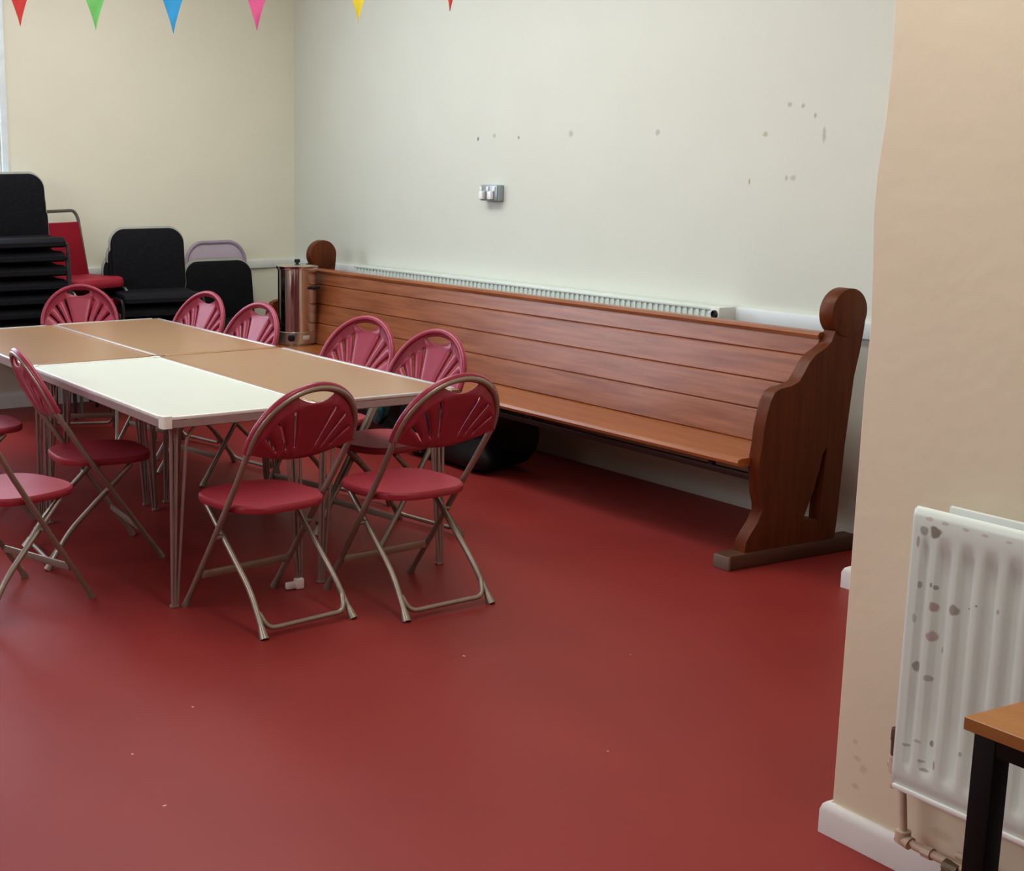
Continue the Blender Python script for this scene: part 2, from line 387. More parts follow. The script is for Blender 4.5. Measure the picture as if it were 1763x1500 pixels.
bm = B(); t = B(); box(t, (r+.022, -.035, .365), (r+.034, .035, .383), .004); box(t, (r-.004, -.032, .366), (r+.024, -.022, .382)); box(t, (r-.004, .022, .366), (r+.024, .032, .382)); merge(bm, t, a2); obj('handle', bm, 'black_plastic', u)
bm = B(); t = B(); box(t, (r-.002, -.022, .04), (r+.006, .022, .068), .002); merge(bm, t, Matrix.Rotation(R(268), 4, 'Z')); obj('rating_plate', bm, 'label_grey', u)
bm = B(); t = B(); tube(t, fillet([(r-.01, 0, .10), (r+.05, 0, .10), (r+.05, 0, .07)], .02), .009, 10); box(t, (r+.042, -.006, .10), (r+.058, .006, .145), .003); merge(bm, t, Matrix.Rotation(R(165), 4, 'Z')); obj('tap', bm, 'black_plastic', u)

# ------------------------------------------------------------------ tables
TZ = .732
def make_table(label, x0, x1, y0, y1, white=False, dark=(), rotz=0, z=TZ):
    cx, cy = (x0+x1)/2, (y0+y1)/2; hx, hy = (x1-x0)/2, (y1-y0)/2
    t = thing('folding_table', label, 'table', (cx, cy, 0), rotz, 'tables pushed together into one block')
    top = 'tabletop_white' if white else 'tabletop'; ed = 'edging_white' if white else 'edging'
    e = .020; k = .038
    obj('tabletop', box(B(), (-hx+e, -hy+e, z-.024), (hx-e, hy-e, z), .001, 1), top, t)
    for nm, a, c in [('l', (-hx, -hy+k), (-hx+e, hy-k)), ('r', (hx-e, -hy+k), (hx, hy-k)), ('f', (-hx+k, -hy), (hx-k, -hy+e)), ('b', (-hx+k, hy-e), (hx-k, hy))]:
        bm = B(); box(bm, (*a, z-.010), (*c, z+.003), .003, 2); q_ = obj('edging', bm, 'corner_brown_top' if nm in dark else ed, t)
        bm = B(); box(bm, (a[0]+.002, a[1]+.002, z-.040), (c[0]-.002, c[1]-.002, z-.010), .002, 1); obj('side_strip', bm, 'side_strip', q_)
    for sx in (-1, 1):
        for sy in (-1, 1):
            bm = B(); n = 6; rr = .014 if white else .012
            X, Y = sx*hx, sy*hy
            pts = [(X-sx*k, Y), (X-sx*k, Y-sy*e*1.05), (X-sx*e*1.05, Y-sy*e*1.05), (X-sx*e*1.05, Y-sy*k), (X, Y-sy*k)]
            for q in range(n+1):
                an = q/n*PI/2
                pts.append((X-sx*rr+sx*rr*math.cos(an), Y-sy*rr+sy*rr*math.sin(an)))
            zt = z+.0055 if white else z-.001
            zb = z-.040 if white else z-.026
            prism(bm, pts, lambda a_, b_, s: (a_, b_, zb if s == 0 else zt), .0)
            obj('corner_cap', bm, 'corner_white' if white else 'corner_brown', t)
    bm = B()                                                          # steel under-frame
    for sy in (-1, 1): box(bm, (-hx+.04, sy*(hy-.06)-.012, z-.050), (hx-.04, sy*(hy-.06)+.012, z-.024))
    for sx in (-1, 1): box(bm, (sx*(hx-.05)-.012, -hy+.05, z-.048), (sx*(hx-.05)+.012, hy-.05, z-.024))
    obj('under_frame', bm, 'leg_steel', t)
    for sx in (-1, 1):
        for sy in (-1, 1):
            bm = B(); fx, fy = sx*(hx-.052), sy*(hy-.045); r = .0065; zt = z-.046
            for i, (dx0, dx1) in enumerate([(-.002, -.009), (.022, .000), (.060, .009)]):
                tx = fx - sx*dx0; bx_ = fx - sx*dx1
                if i < 2: tube(bm, [(bx_, fy, .004), (tx, fy, zt)], r, 8)
                else: tube(bm, fillet([(bx_, fy, .004), (tx-sx*0, fy, zt-.045), (tx-sx*.035, fy, zt)], .035, 5), r, 8)
            tube(bm, [(fx-sx*.028, fy-sy*.018, zt), (fx-sx*.003, fy-sy*.014, .004)], r, 8)
            box(bm, (fx-.016, fy-.012-sy*.006, 0), (fx+.016, fy+.012-sy*.006, .012), .003)
            lg = obj('leg', bm, 'leg_steel', t)
            if white and sx == 1 and sy == -1:
                bm = B(); box(bm, (fx-.022, fy-.016, 0), (fx+.014, fy+.016, .045), .008); box(bm, (fx-.062, fy-.010, .004), (fx-.018, fy+.010, .032), .006)
                obj('foot_glide', bm, 'foot_white', lg)['label'] = 'white plastic foot'
    return t
make_table('brown topped table at far left, back row of the table block', 2.000, 2.638, 6.320, 7.865, False, 'rf')
make_table('white topped table at the front left of the table block', 2.000, 2.636, 4.750, 6.300, True)
make_table('brown topped table at the back right, nearest the urn', 2.642, 3.300, 6.325, 7.885, False, 'f')
make_table('brown topped table right of the white one, along the pew side', 2.642, 3.305, 4.775, 6.318, False, 'lb')

# ------------------------------------------------------------------ fan back folding chairs
def hoop_pt(a, rx=.226, ry=.232, dy=0., c=.02):
    """point on the back hoop; angle 0 = right end, pi = left end; in the leaning back plane"""
    d = Vector((0, -.115, .24)).normalized()
    n = Vector((0, d.z, -d.y))                                         # towards the front of the chair
    return Vector((0, .05, .65)) + d*(c+ry*math.sin(a)) + Vector((rx*math.cos(a), 0, 0)) + n*dy
def make_folder(label):
    t = thing('folding_chair', label, 'chair', (0, 0, 0), 0, 'maroon folding chairs round the tables')
    # front legs and back hoop: one bent tube, feet in front
    pts = [Vector((.206, .486, .012)), Vector((.212, .30, .28)), Vector((.220, .12, .545))]
    pts += [hoop_pt(a) for a in [k/24*PI for k in range(0, 25)]]
    pts += [Vector((-.220, .12, .545)), Vector((-.212, .30, .28)), Vector((-.206, .486, .012))]
    obj('back_frame', tube(B(), pts, .0115, 10), 'chair_tube', t)
    for s in (-1, 1):
        # rear leg: crosses the front leg and kicks back at the bottom
        p = fillet([(s*.182, .375, .415), (s*.186, .095, .150), (s*.198, .0, .010)], .06, 5)
        lg = obj('rear_leg', tube(B(), p, .0112, 10), 'chair_tube', t)
        obj('foot_cap', tube(B(), [(s*.1955, .020, .042), (s*.1985, .002, .012), (s*.200, -.006, 0.001)], [.0115, .0165, .0175], 10), 'chair_tube', lg)
        d = Vector((.0, .56, -.83)).normalized()
        obj('foot_cap', tube(B(), [(s*.2065, .468, .040), (s*.206, .484, .012), (s*.206, .490, .001)], [.0115, .015, .016], 10), 'chair_tube', t)
    obj('front_bar', box(B(), (-.20, .385, .130), (.20, .395, .158), .002), 'chair_tube', t)
    p = fillet([(-.188, .045, .085), (-.170, .012, .030), (.170, .012, .030), (.188, .045, .085)], .045, 6)
    obj('rear_bar', tube(B(), p, .0095, 10), 'chair_tube', t)
    bm = B(); tube(bm, [(-.19, .235, .41), (.19, .235, .41)], .006, 8); tube(bm, [(-.185, .36, .413), (.185, .36, .413)], .006, 8)
    for s in (-1, 1): lathe(bm, [(0, -.014), (.010, -.014), (.010, .014), (0, .014)], 10, Matrix.Translation((s*.200, .268, .315)) @ Matrix.Rotation(R(90), 4, 'Y'))
    obj('pivot_rods', bm, 'chair_tube', t)
    # seat: rounded slab, slightly dished
    bm = B(); n = 56; rings = []
    def sp(k, f): 
        a = 2*PI*k/n; ca, sa = math.cos(a), math.sin(a)
        e = 2/3.1
        x = math.copysign(abs(ca)**e, ca)*.208*f; y = math.copysign(abs(sa)**e, sa)*.205*f
        x *= 1 - .05*(y/.205 < 0)*abs(y/.205)
        return x, .285+y
    for f, z in [(.90, .417), (.985, .419), (1., .428), (.995, .440), (.965, .447), (.90, .446), (.6, .441), (.3, .438)]:
        rings.append([bm.verts.new((*sp(k, f), z)) for k in range(n)])
    for a, c in zip(rings, rings[1:]):
        for k in range(n): bm.faces.new((a[k], a[(k+1) % n], c[(k+1) % n], c[k])).smooth = True
    cv = bm.verts.new((0, .285, .437))
    for k in range(n): bm.faces.new((rings[-1][k], rings[-1][(k+1) % n], cv))
    bm.faces.new(rings[0][::-1])
    obj('seat', bm, 'chair_seat', t)
    # back shell: a fan grid, with slots and a hand hold left open
    import itertools
    d = Vector((0, -.115, .24)).normalized(); nrm = Vector((0, d.z, -d.y))
    O = Vector((0, -.20))                                              # the slots fan out from here (hoop plane)
    rx, ry, c0 = .226, .232, .02
    def outer(th):
        D = Vector((math.sin(th), math.cos(th)))
        lo, hi = 0., 1.
        for _ in range(40):
            m_ = (lo+hi)/2; q = O+D*m_
            inside = (abs(q.x) <= rx and q.y < c0) or ((q.x/rx)**2+((q.y-c0)/ry)**2 < 1)
            lo, hi = (m_, hi) if inside else (lo, m_)
        return lo
    def inner(th):
        D = Vector((math.sin(th), math.cos(th)))
        lo, hi = 0., 1.
        for _ in range(40):
            m_ = (lo+hi)/2; q = O+D*m_
            yb = -.030+.035*(q.x/.21)**2
            lo, hi = (m_, hi) if q.y < yb else (lo, m_)
        return hi
    tmax = math.atan2(rx-.001, .205)
    slots = [.215, .375, .545]; sw = .0145
    cuts = sorted(set([0.] + [s*v for v in (.045, .09, .13, .165) for s in (1, -1)] + [s*(v+q) for v in slots for q in (-sw, 0, sw) for s in (1, -1)] + [s*v for v in (.295, .46, .62, .70, .77, tmax) for s in (1, -1)]))
    rows = [0, .06, .12, .2, .3, .4, .5, .6, .68, .75, .80, .835, .945, .97, 1.]
    bm = B(); V = {}
    for i, th in enumerate(cuts):
        a, c = inner(th), outer(th)
        for j, tt in enumerate(rows):
            if abs(th) < .17 and .81 < tt < .84: tt = .945-.135*(1-(th/.17)**2)      # lower lip of the hand hold sags
            th2 = th*(1+.22*(tt-.45)*(1 if abs(th) < .7 else max(0, (tmax-abs(th))/(tmax-.7))))   # slots curve outwards
            th2 = max(-tmax, min(tmax, th2))
            a2, c2 = inner(th2), outer(th2)
            q2 = O + Vector((math.sin(th2), math.cos(th2)))*(a2+(c2-a2)*tt)
            edge = max(0, 1-min(1, (1-tt)/.22))
            dish = -.016*(1-edge**2)*math.cos(th*1.3) + .010*edge
            dish -= .005*sum(math.exp(-((abs(th)-s_)/.035)**2) for s_ in slots)*(1-edge)*(tt > .1)
            V[i, j] = bm.verts.new(Vector((0, .05, .65)) + d*q2.y + Vector((q2.x, 0, 0)) + nrm*dish)
    def is_open(i, j):
        m_ = (cuts[i]+cuts[i+1])/2; tm = (rows[j]+rows[j+1])/2
        if abs(m_) < .165 and .835 < tm < .945: return True
        for k, s in enumerate(slots):
            if abs(abs(m_)-s) < sw and .22 < tm < (.80, .80, .75)[k]: return True
        return False
    for i in range(len(cuts)-1):
        for j in range(len(rows)-1):
            if not is_open(i, j): bm.faces.new((V[i, j], V[i+1, j], V[i+1, j+1], V[i, j+1])).smooth = True
    for v in [v for v in bm.verts if not v.link_faces]: bm.verts.remove(v)
    sh = obj('back_shell', bm, 'chair_plastic', t, False)
    so = sh.modifiers.new('thickness', 'SOLIDIFY'); so.thickness = .006; so.offset = 0
    # rolled plastic rim clipped over the tube, towards the front
    pr = [hoop_pt(a, .229, .236, .008) for a in [-.06+k/30*(PI+.12) for k in range(31)]]
    obj('back_rim', tube(B(), pr, .0135, 10), 'chair_plastic', sh)
    return t
ch = make_folder('maroon folding chair at the near end of the white table, seen from behind')
ch.location = (2.378, 4.345, 0); ch.rotation_euler.z = R(9)
for x, y, a, lab in [
    (2.925, 4.270, 5.5, 'maroon folding chair at the near end of the brown table, closest to the pew'),
    (1.812, 5.705, -94.5, 'maroon folding chair side-on at the left edge of the white table'),
    (1.290, 5.086, -69.6, 'maroon folding chair cut off by the left frame edge, nearest the camera there'),
    (1.530, 6.580, -92, 'maroon folding chair mostly out of frame, its seat showing just beyond the side-on chair'),
    (1.610, 7.270, -91, 'maroon folding chair with only a seat corner in frame, farthest back along the left'),
    (3.037, 8.494, 159.3, 'maroon folding chair facing us behind the far table edge, in front of the red chairs'),
    (3.480, 7.647, 102.5, 'maroon folding chair on the pew side of the tables, farthest back of the four'),
    (3.443, 6.894, 99.7, 'maroon folding chair on the pew side, just left of the urn'),
    (3.570, 5.995, 105.5, 'maroon folding chair on the pew side, just right of the urn'),
    (3.551, 5.360, 100.2, 'maroon folding chair on the pew side, closest to us of the four')]:
    dup(ch, (x, y, 0), R(a), lab)

# ------------------------------------------------------------------ black stacking chairs (front of chair = +y)
def rounded(hx, hz, r, n=6, cz=0., taper=0., crown=0.):
    o = []
    for sx, sz, a0 in ((1, 1, 0), (-1, 1, 90), (-1, -1, 180), (1, -1, 270)):
        rr = r if sz > 0 else r*.55
        for k in range(n+1):
            a = R(a0+90*k/n); x = sx*(hx-rr)+rr*math.cos(a); z = sz*(hz-rr)+rr*math.sin(a)
            x *= 1-taper*(z/hz); z += crown*(1-(x/hx)**2)*(z > 0)
            o.append((x, cz+z))
    return o
def make_visitor(label, group):
    t = thing('stacking_chair', label, 'chair', (0, 0, 0), 0, group)
    bm = B()
    o = rounded(.247, .200, .09, 7, .650, .0, .016)
    prism(bm, o, lambda u, v, s: (u, -.205-(v-.45)*.17+.020*(1-(u/.235)**2)*-1 + (.045 if s == 0 else .012), v), .012)
    b_ = obj('backrest', bm, 'black_fabric', t)
    bm = B(); prism(bm, rounded(.256, .211, .097, 7, .652, .0, .016), lambda u, v, s: (u, -.205-(v-.45)*.17+.020*(1-(u/.235)**2)*-1 + (.010 if s == 0 else -.012), v), .006)
    obj('back_cover', bm, 'dark_grey_edge', b_)
    bm = B(); n = 9
    prof = [(-.195, .432), (-.205, .450), (-.195, .470), (0, .462), (.15, .468), (.205, .462), (.235, .440), (.238, .415), (.215, .405), (0, .425)]
    prism(bm, prof, lambda u, v, s: (-.254 if s == 0 else .254, u, v), .014)
    obj('seat', bm, 'black_fabric', t)
    for s in (-1, 1):
        p = fillet([(s*.272, .235, .01), (s*.265, .215, .425), (s*.265, -.20, .425), (s*.272, -.27, .01)], .05, 5)
        obj('leg_frame', tube(B(), p, .0115, 8), 'black_metal', t)
        obj('back_stay', tube(B(), fillet([(s*.215, -.06, .425), (s*.215, -.215, .43), (s*.215, -.245, .56)], .05, 4), .0115, 8), 'black_metal', t)
    return t
def stack(x, y, rot, n, names, group, dz, drift=(0, 0), jit=.006, src=[None]):
    """n chairs nested from the floor up; labels count from the top"""
    for k in range(n):
        lab = names[n-1-k]
        a = R(rot + random.uniform(-1.2, 1.2))
        lx, ly = drift[0]*(n-1-k)+random.uniform(-jit, jit), drift[1]*(n-1-k)
        loc = (x+lx*math.cos(R(rot))-ly*math.sin(R(rot)), y+lx*math.sin(R(rot))+ly*math.cos(R(rot)), dz*k)
        if src[0] is None:
            src[0] = make_visitor(lab, group); o = src[0]; o.location = loc; o.rotation_euler.z = a
        else: dup(src[0], loc, a, lab, group)
ords = ['second', 'third', 'fourth', 'fifth', 'sixth', 'seventh', 'eighth', 'ninth']
stack(2.815, 8.985, 176, 9, ['black padded chair on top of the tall stack at the left frame edge'] + ['black chair, %s from the top of the tall left stack' % w for w in ords], 'black chairs in the tall left stack', .0885)
stack(3.665, 8.76, 170, 5, ['black padded chair on top of the middle stack, left of the lilac chair'] + ['black chair, %s from the top of the middle black stack' % w for w in ords[:4]], 'black chairs in the middle stack', .085, (.022, -.012))
stack(4.325, 9.02, 176, 2, ['black padded chair on top of the low stack in front of the lilac chair', 'black chair under the top one of the low stack near the urn'], 'black chairs in the low stack', .085)

# ------------------------------------------------------------------ crimson banquet chairs
def make_banquet(label):
    t = thing('banquet_chair', label, 'chair', (0, 0, 0), 0, 'crimson chairs stacked by the wall')
    def ly(z): return -.20-(z-.45)*.16
    o = [(-.205, .47), (.205, .47), (.175, .84), (-.175, .84)]
    bm = B(); prism(bm, o, lambda u, v, s: (u, ly(v)+(.040 if s == 0 else .0), v), .012); obj('backrest', bm, 'red_fabric', t)
    pts = [(-.232, -.245, .01), (-.222, -.20, .45), (-.190, ly(.87)+.012, .87), (-.165, ly(.935)+.012, .915), (.165, ly(.935)+.012, .915), (.190, ly(.87)+.012, .87), (.222, -.20, .45), (.232, -.245, .01)]
    obj('back_frame', tube(B(), fillet(pts, .055, 5), .011, 8), 'frame_grey', t)
    bm = B(); prism(bm, rounded(.225, .215, .09, 6, 0, .03), lambda u, v, s: (u, -v+.005 if False else v*-1+.01, .425 if s == 0 else .495), .025)
    for v in bm.verts: v.co.y = -v.co.y+.02
    obj('seat', bm, 'red_seat', t)
    for s in (-1, 1):
        obj('front_leg', tube(B(), fillet([(s*.215, -.19, .418), (s*.215, .205, .418), (s*.225, .235, .01)], .05, 5), .011, 8), 'frame_grey', t)
    return t
BQ = (3.245, 9.02)
bq = make_banquet('crimson padded chair on top of the red stack between the black stacks'); bq.location = (*BQ, .405); bq.rotation_euler.z = R(199)
for k, w in enumerate(['second', 'third', 'lowest']):
    dup(bq, (BQ[0]+.004*k, BQ[1]+.003*k, .405-.135*(k+1)), R(199), 'crimson padded chair, %s from the top of the red stack' % w if w != 'lowest' else 'crimson padded chair at the bottom of the red stack')

# ------------------------------------------------------------------ lilac folded chair leaning on the back wall
lc = thing('folded_chair', 'lilac perforated plastic chair folded and leaning behind the low black stack', 'chair', (4.372, 9.255, 0), R(178))
def ln(z): return -.02-(z)*.095
bm = B(); prism(bm, rounded(.225, .165, .12, 8, .895, .03, .01), lambda u, v, s: (u, ln(v)+(.012 if s == 0 else 0), v), .004); lb = obj('backrest', bm, 'lilac', lc)
pr = rounded(.225, .165, .12, 8, .895, .03, .01)
obj('back_rim', tube(B(), [(u, ln(v)+.010, v) for u, v in pr], .014, 8, True), 'lilac_dark', lb)
bm = B()                                                             # rows of pin holes: small dark pits
for j in range(9):
    for i in range(15):
        x, z = (i-7)*.022+(j % 2)*.011, .80+j*.020
        if abs(x) < .17: lathe(bm, [(0, 0), (.0032, 0), (.0032, .0015), (0, .0015)], 6, Matrix.Translation((x, ln(z)+.0125, z)) @ Matrix.Rotation(R(-90), 4, 'X'))
obj('pin_holes', bm, 'lilac_dark', lb)
bm = B(); prism(bm, rounded(.20, .19, .08, 6, .50, 0, 0), lambda u, v, s: (u, ln(v)+(.030 if s == 0 else .012), v), .004); obj('seat', bm, 'lilac', lc)
for s in (-1, 1): obj('leg', tube(B(), [(s*.222, ln(.01), .012), (s*.222, ln(.95)-.004, .95)], .011, 8), 'chair_tube', lc)

# ------------------------------------------------------------------ bags under the pew
def lump(name, m, loc, size, seed, label, cat, squash=.0):
    rnd = random.Random(seed)
    bm = B(); bmesh.ops.create_icosphere(bm, subdivisions=4, radius=1)
    ph = [(rnd.uniform(2, 6), rnd.uniform(2, 6), rnd.uniform(2, 6), rnd.uniform(0, 6), rnd.uniform(.02, .06)) for _ in range(7)]
    for v in bm.verts:
        p = v.co.normalized(); q = Vector((math.copysign(abs(p.x)**.6, p.x), math.copysign(abs(p.y)**.6, p.y), math.copysign(abs(p.z)**.7, p.z)))
        k = 1+sum(a*math.sin(b*p.x*1.3+c*p.y+d*p.z+e) for b, c, d, e, a in ph)
        q *= k
        v.co = Vector((q.x*size[0], q.y*size[1], max(0, (q.z*.5+.5))*size[2]))
        v.co.z = max(0, v.co.z-.01)
    o = obj(name, bm, m); o.location = loc
    return tag(o, label, cat)
hb = lump('holdall_bag', 'bag', (4.53, 6.50, 0), (.21, .44, .385), 3, 'black holdall bag on the floor under the pew seat', 'bag')
bm = B(); tube(bm, [Vector((-.17+.02*math.sin(k/10*PI), -.16+.32*k/10, .30+.05*math.sin(k/10*PI)*0+.045*math.sin(k/10*PI))) for k in range(11)], .010, 8); obj('carry_handle', bm, 'black_plastic', hb)
sb = lump('bin_bag', 'bag_shiny', (4.50, 7.18, 0), (.19, .26, .36), 9, 'shiny black polythene bag under the pew behind the folding chairs', 'bag')
bm = B(); bmesh.ops.create_icosphere(bm, subdivisions=3, radius=1)
for v in bm.verts:
    p = v.co.copy(); k = 1+.10*math.sin(7*p.x+3*p.z)+.08*math.sin(6*p.y+5*p.z)
    v.co = Vector((p.x*.05*k, p.y*.10*k, p.z*.11*k))
o = obj('bag_flap', bm, 'bag_teal', sb); o.location = (-.165, -.10, .25)

# ------------------------------------------------------------------ socket on the pale wall
s = thing('wall_socket', 'grey metal double socket on the pale wall above the pew', 'socket', (XW, 7.0, 1.39))
obj('back_box', box(B(), (-.045, -.09, 0), (0, .075, .09), .004), 'socket_metal', s)
fp = obj('face_plate', box(B(), (-.050, -.088, .002), (-.045, .073, .088), .002), 'socket_metal', s)
for y0 in (-.06, .022):
    obj('plug', box(B(), (-.074, y0, .010), (-.049, y0+.036, .056), .006), 'white_plastic', s)
for y0 in (-.012, -.075, .052):
    obj('switch_rocker', box(B(), (-.058, y0, .056), (-.049, y0+.018, .082), .002), 'white_plastic', fp)

# ------------------------------------------------------------------ front radiator on the beige wall
rd = thing('radiator', 'white chipped panel radiator on the beige wall beside the desk', 'radiator', (2.66, 1.6, .242))
ry0, ry1, rh = .55-1.6, 2.120-1.6, .648
def rad_panel(xf, y0, y1, z0, z1, depth, sgn=-1):
    bm = B(); ys_, zs_ = [], [0, .010, .05, .085, .11, .3, .5, .78, .87, .90, .93, .97, .992, 1.0]
    n = 232; g = []
    for i in range(n+1):
        y = y0+(y1-y0)*i/n; col = []
        ph = ((y1-y)-.030)/.0555
        pr_ = .5-.5*math.cos(2*PI*ph); pr_ = min(1, max(0, (pr_-.2)/.6)); pr_ = pr_*pr_*(3-2*pr_)
        if y > y1-.03 or y < y0+.03: pr_ = 1
        for zt in zs_:
            mk = 1 if .11 <= zt <= .87 else (0 if zt <= .085 or zt >= .90 else .5)
            groove = depth*(1-pr_)*mk
            e = .012 if zt in (0, 1.0) else (.003 if zt in (.010, .992) else 0)
            col.append(bm.verts.new((xf-sgn*(groove+e), y, z0+(z1-z0)*zt)))
        g.append(col)
    for a, c in zip(g, g[1:]):
        for k in range(len(zs_)-1): bm.faces.new((a[k], c[k], c[k+1], a[k+1])).smooth = True
    # end return and back
    for col in (g[0], g[-1]):
        bb = [bm.verts.new((xf+.016, v.co.y, v.co.z)) for v in col]
        for k in range(len(zs_)-1): bm.faces.new((col[k], col[k+1], bb[k+1], bb[k]))
    return bm
fpn = obj('front_panel', rad_panel(0, ry0, ry1, 0, rh, .009), 'rad', rd, False)
bk = obj('rear_panel', box(B(), (.052, ry0+.03, .005), (.064, ry1-.045, rh+.004), .004), 'rad_back', rd)
obj('seam_lip', box(B(), (-.003, ry0, -.006), (.012, ry1-.004, .006), .003), 'trim', rd)
bm = B(); box(bm, (.012, ry1-.20, .06), (.058, ry1-.17, .58)); box(bm, (.064, ry1-.30, .05), (.09, ry1-.26, .60)); obj('wall_bracket', bm, 'rad_back', rd)
m2 = M['rad'].copy(); m2.name = 'white_radiator_enamel_chipped'; M['rad_chip'] = m2
fpn.data.materials.clear(); fpn.data.materials.append(m2)
BR, GY, PK = (.16, .13, .07), (.20, .20, .17), (.40, .28, .25)
def rp(u, v):
    """radiator-face position (local y, z) of a chip seen in the photograph"""
    return u, v
def chip(y, z, a, c, col, st): return ((0, y, z), (.05, a, c), col, st)
chips = []
for (y, z, a, c, col, st) in [
    (.490, .600, .016, .016, GY, .7), (.462, .602, .020, .020, BR, .9), (.503, .572, .006, .020, GY, .7),
    (.492, .478, .005, .012, GY, .7), (.462, .485, .005, .008, GY, .8), (.452, .482, .007, .008, GY, .8), (.497, .40, .008, .014, GY, .5),
    (.452, .437, .016, .016, PK, .9), (.402, .445, .018, .018, BR, .7), (.372, .455, .004, .004, GY, .8), (.35, .468, .004, .004, GY, .8), (.30, .47, .005, .008, GY, .6),
    (.452, .372, .020, .018, PK, .8), (.425, .345, .006, .012, GY, .5), (.486, .292, .012, .018, GY, .8), (.450, .275, .014, .010, GY, .6),
    (.462, .125, .014, .006, GY, .5), (.432, .128, .007, .012, BR, .8), (.492, .105, .012, .005, GY, .6), (.45, .082, .012, .006, BR, .5), (.418, .085, .006, .018, BR, .7), (.440, .064, .018, .005, BR, .6),
    (.355, .135, .007, .008, GY, .6), (.325, .147, .007, .010, GY, .6),
    (.480, .628, .016, .006, PK, .5), (.440, .626, .014, .006, GY, .4), (.390, .624, .012, .005, PK, .5), (.345, .622, .012, .005, PK, .5), (.29, .62, .012, .005, PK, .5)]:
    chips.append(chip(y, z, a*1.3, c*1.3, col, st*.85))
add_marks(m2, chips, (1.15, 1.45))
bm = B()
tube(bm, [(.035, ry1+.020, .050), (.035, ry1+.020, .120)], [.012, .014], 12); box(bm, (.022, ry1+.008, .090), (.048, ry1+.030, .118), .004)
tube(bm, [(.035, ry1+.020, .118), (.035, ry1+.016, .150)], .006, 8)
vl = obj('lockshield_valve', bm, 'brass', rd)
bm = B(); tube(bm, [(.035, ry1-.005, .036), (.035, ry1+.030, .036)], .015, 12); tube(bm, [(.035, ry1+.018, .015), (.035, ry1+.018, .055)], .017, 12); obj('valve_body', bm, 'pipe', vl)
# supply pipe down to the skirting and along it
sp_ = thing('supply_pipe', 'painted heating pipe below the radiator, running along the skirting', 'pipe', (2.70, 2.1, .10))
bm = B(); tube(bm, fillet([(-.005, .038, .170), (-.008, .012, .12), (-.008, .0, .012), (-.008, -.05, .006)], .02, 5), .0085, 10); obj('drop', bm, 'pipe', sp_)
bm = B(); tube(bm, [(-.008, -.03, .006), (-.008, -.9, .006)], .0105, 10); tube(bm, [(.018, -.12, .018), (.018, -.9, .018)], .009, 10); obj('run', bm, 'pipe', sp_)
bm = B(); tube(bm, [(-.008, .012, .012), (-.008, -.020, .006)], .016, 12); lathe(bm, [(0, -.016), (.017, -.014), (.017, .014), (0, .016)], 14, Matrix.Translation((-.008, .002, .016))); obj('elbow', bm, 'pipe', sp_)
bm = B(); tube(bm, [(-.012, -.115, .000), (-.012, -.150, -.002)], .0165, 8); box(bm, (-.032, -.140, -.018), (-.018, -.118, .002), .003); obj('drain_cock', bm, 'brass', sp_)
bm = B(); tube(bm, [(-.008, -.055, .006), (-.008, -.078, .006)], .0145, 8); obj('coupling', bm, 'pipe', sp_)
bm = B(); box(bm, (-.010, -.30, -.017), (.050, -.285, .020), .002); box(bm, (-.016, .035, .120), (.050, .041, .132), .001); obj('pipe_clip', bm, 'pipe', sp_)

# ------------------------------------------------------------------ desk at the right
dk = thing('desk', 'brown topped desk with black metal legs at the right frame edge', 'desk', (2.375, 1.01, 0))
X0, X1_, Yf, Yn, DZ = 2.132, 2.618, 1.566, .45, .70
def dl(x, y, z): return (x-2.375, y-1.01, z)
obj('desktop', box(B(), dl(X0, Yn, DZ-.024), dl(X1_, Yf, DZ), .0015, 1), 'desk_top', dk)
bm = B()
box(bm, dl(X0+.055, Yf-.050, DZ-.056), dl(X1_-.055, Yf-.018, DZ-.0245)); box(bm, dl(X0+.055, Yn+.018, DZ-.056), dl(X1_-.055, Yn+.050, DZ-.0245))
box(bm, dl(X0+.012, Yn+.055, DZ-.056), dl(X0+.044, Yf-.055, DZ-.0245)); box(bm, dl(X1_-.044, Yn+.055, DZ-.056), dl(X1_-.012, Yf-.055, DZ-.0245))
obj('apron_rails', bm, 'desk_black', dk)
for x in (X0+.010, X1_-.052):
    for y in (Yf-.056, Yn+.014):
        lg = obj('leg', box(B(), dl(x, y, .008), dl(x+.042, y+.042, DZ-.0245), .003), 'desk_black', dk)
        obj('foot_glide', box(B(), dl(x+.004, y+.004, 0), dl(x+.038, y+.038, .008), .002), 'black_plastic', lg)

# ------------------------------------------------------------------ bunting strung across the room
tips = [(1.607, 5.0, 2.101), (1.846, 4.9, 2.089), (2.095, 4.8, 2.077), (2.37, 4.7, 2.087), (2.72, 4.6, 2.112), (3.04, 4.5, 2.153)]
cols = ['red', 'green', 'blue', 'pink', 'yellow', 'red']
bn = thing('bunting', 'string of coloured triangular bunting hanging across the top of the view', 'bunting', (2.3, 4.75, 2.4))
b0 = Vector((2.3, 4.75, 2.4))
PH = [.31, .30, .31, .31, .30, .29]
tops = [Vector(t)+Vector((0, 0, h)) for t, h in zip(tips, PH)]
ext = [tops[0]*2-tops[1]+Vector((0, 0, .02))] + tops + [tops[-1]*2-tops[-2]+Vector((0, 0, .03))]
ext = [Vector((.4, 5.45, 3.398))] + ext + [Vector((XW, 3.9, 2.95))]
obj('string', tube(B(), [p-b0 for p in ext], .003, 6), 'string', bn)
dirv = Vector((.33, -.12, .012)).normalized()
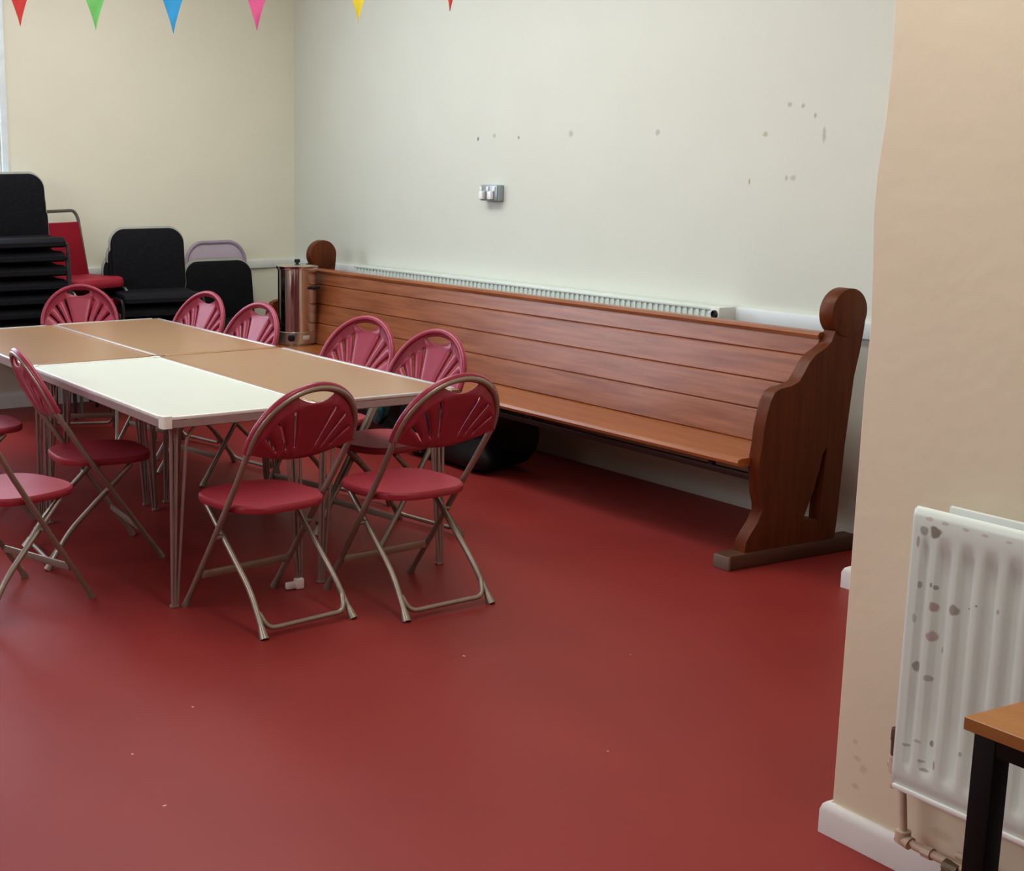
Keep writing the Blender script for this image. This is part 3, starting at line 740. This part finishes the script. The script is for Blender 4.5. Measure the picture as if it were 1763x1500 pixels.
for i, (t, c, h) in enumerate(zip(tips, cols, PH)):
    bm = B(); T = Vector(t); top = tops[i]; W = .225; n = 10
    wv = random.uniform(-.5, .5); nrm = Vector((dirv.y, -dirv.x, 0)); lean = Vector((random.uniform(-.02, .02), 0, 0))
    rows_ = []
    for j in range(n+1):
        q = j/n; cc = top+(T-top)*q; wd = W/2*(1-q)**1.18
        row = []
        for k in range(5):
            sx = (k-2)/2
            row.append(bm.verts.new(cc+dirv*wd*sx+nrm*(.012*math.sin(q*4+wv*6+sx*1.5)*q+.0)-b0))
        rows_.append(row)
    for a, cc in zip(rows_, rows_[1:]):
        for k in range(4): bm.faces.new((a[k], a[k+1], cc[k+1], cc[k])).smooth = True
    bmesh.ops.remove_doubles(bm, verts=bm.verts, dist=1e-5)
    o = obj('pennant', bm, 'pennant_'+c, bn, False); o['label'] = c + ' cloth pennant'

# a few pale flecks of litter on the vinyl
FL = (.75, .62, .55)
add_marks(M['floor'], [((x, y, 0), (a, c, .2), FL, .8) for x, y, a, c in [(2.70, 3.85, .008, .012), (1.70, 3.85, .006, .01), (1.40, 3.6, .007, .007), (1.35, 3.25, .01, .006), (2.60, 3.0, .006, .006), (3.2, 3.6, .005, .005), (2.62, 4.50, .006, .012)]])

# ------------------------------------------------------------------ light
wd = bpy.data.worlds.new('world'); bpy.context.scene.world = wd; wd.use_nodes = True
bgn = wd.node_tree.nodes['Background']; bgn.inputs[0].default_value = (.76, .84, 1, 1); bgn.inputs[1].default_value = 6.0
def area(name, loc, target, sx, sy, power, col, spread=180):
    l = bpy.data.lights.new(name, 'AREA'); l.spread = R(spread); l.shape = 'RECTANGLE'; l.size = sx; l.size_y = sy; l.energy = power; l.color = col
    o = bpy.data.objects.new(name, l); C.objects.link(o); o.location = loc
    o.rotation_euler = (Vector(target)-Vector(loc)).to_track_quat('-Z', 'Y').to_euler(); return o
pt = area('window_daylight', ((WX0+WX1)/2, YB+.15, (WZ0+WZ1)/2), ((WX0+WX1)/2, 0, (WZ0+WZ1)/2), WX1-WX0, WZ1-WZ0, 1, (1, 1, 1))
pt.data.cycles.is_portal = True
area('left_fill_light', (-2.6, 4.4, 3.0), (2.8, 4.4, .6), 5.0, 1.0, 98, (.90, .95, 1))  # added fill light inside the windowless left wall, standing in for unseen windows
area('ceiling_light', (3.2, 6.4, 3.3), (3.2, 6.4, 0), .9, 4.0, 68, (.97, .98, .96))
area('ceiling_light', (2.2, 2.0, 3.3), (2.2, 2.0, 0), .5, 3.0, 36, (1, .97, .90))

# ------------------------------------------------------------------ camera
cam = bpy.data.cameras.new('camera'); co = bpy.data.objects.new('camera', cam); C.objects.link(co)
pit, rol, yaw = R(-11.723), R(.731), R(-25.613)
yawM = Matrix.Rotation(yaw, 3, 'Z'); pitM = Matrix.Rotation(pit, 3, 'X'); rolM = Matrix.Rotation(rol, 3, 'Y')
Rm = yawM @ pitM @ rolM
cx, cy, cz = Rm.col[0], Rm.col[1], Rm.col[2]
mw = Matrix((( cx[0], cz[0], -cy[0], 0), (cx[1], cz[1], -cy[1], 0), (cx[2], cz[2], -cy[2], 1.65), (0, 0, 0, 1)))
co.matrix_world = mw
cam.sensor_fit = 'HORIZONTAL'; cam.sensor_width = 36
cam.lens = 2495.08/1763*36
cam.shift_x = (881.5-400)/1763; cam.shift_y = (790-750)/1763
cam.clip_start = .05
sc = bpy.context.scene; sc.camera = co
sc.view_settings.view_transform = 'Standard'; sc.view_settings.look = 'Medium High Contrast'
sc.view_settings.exposure = 0; sc.view_settings.gamma = 1
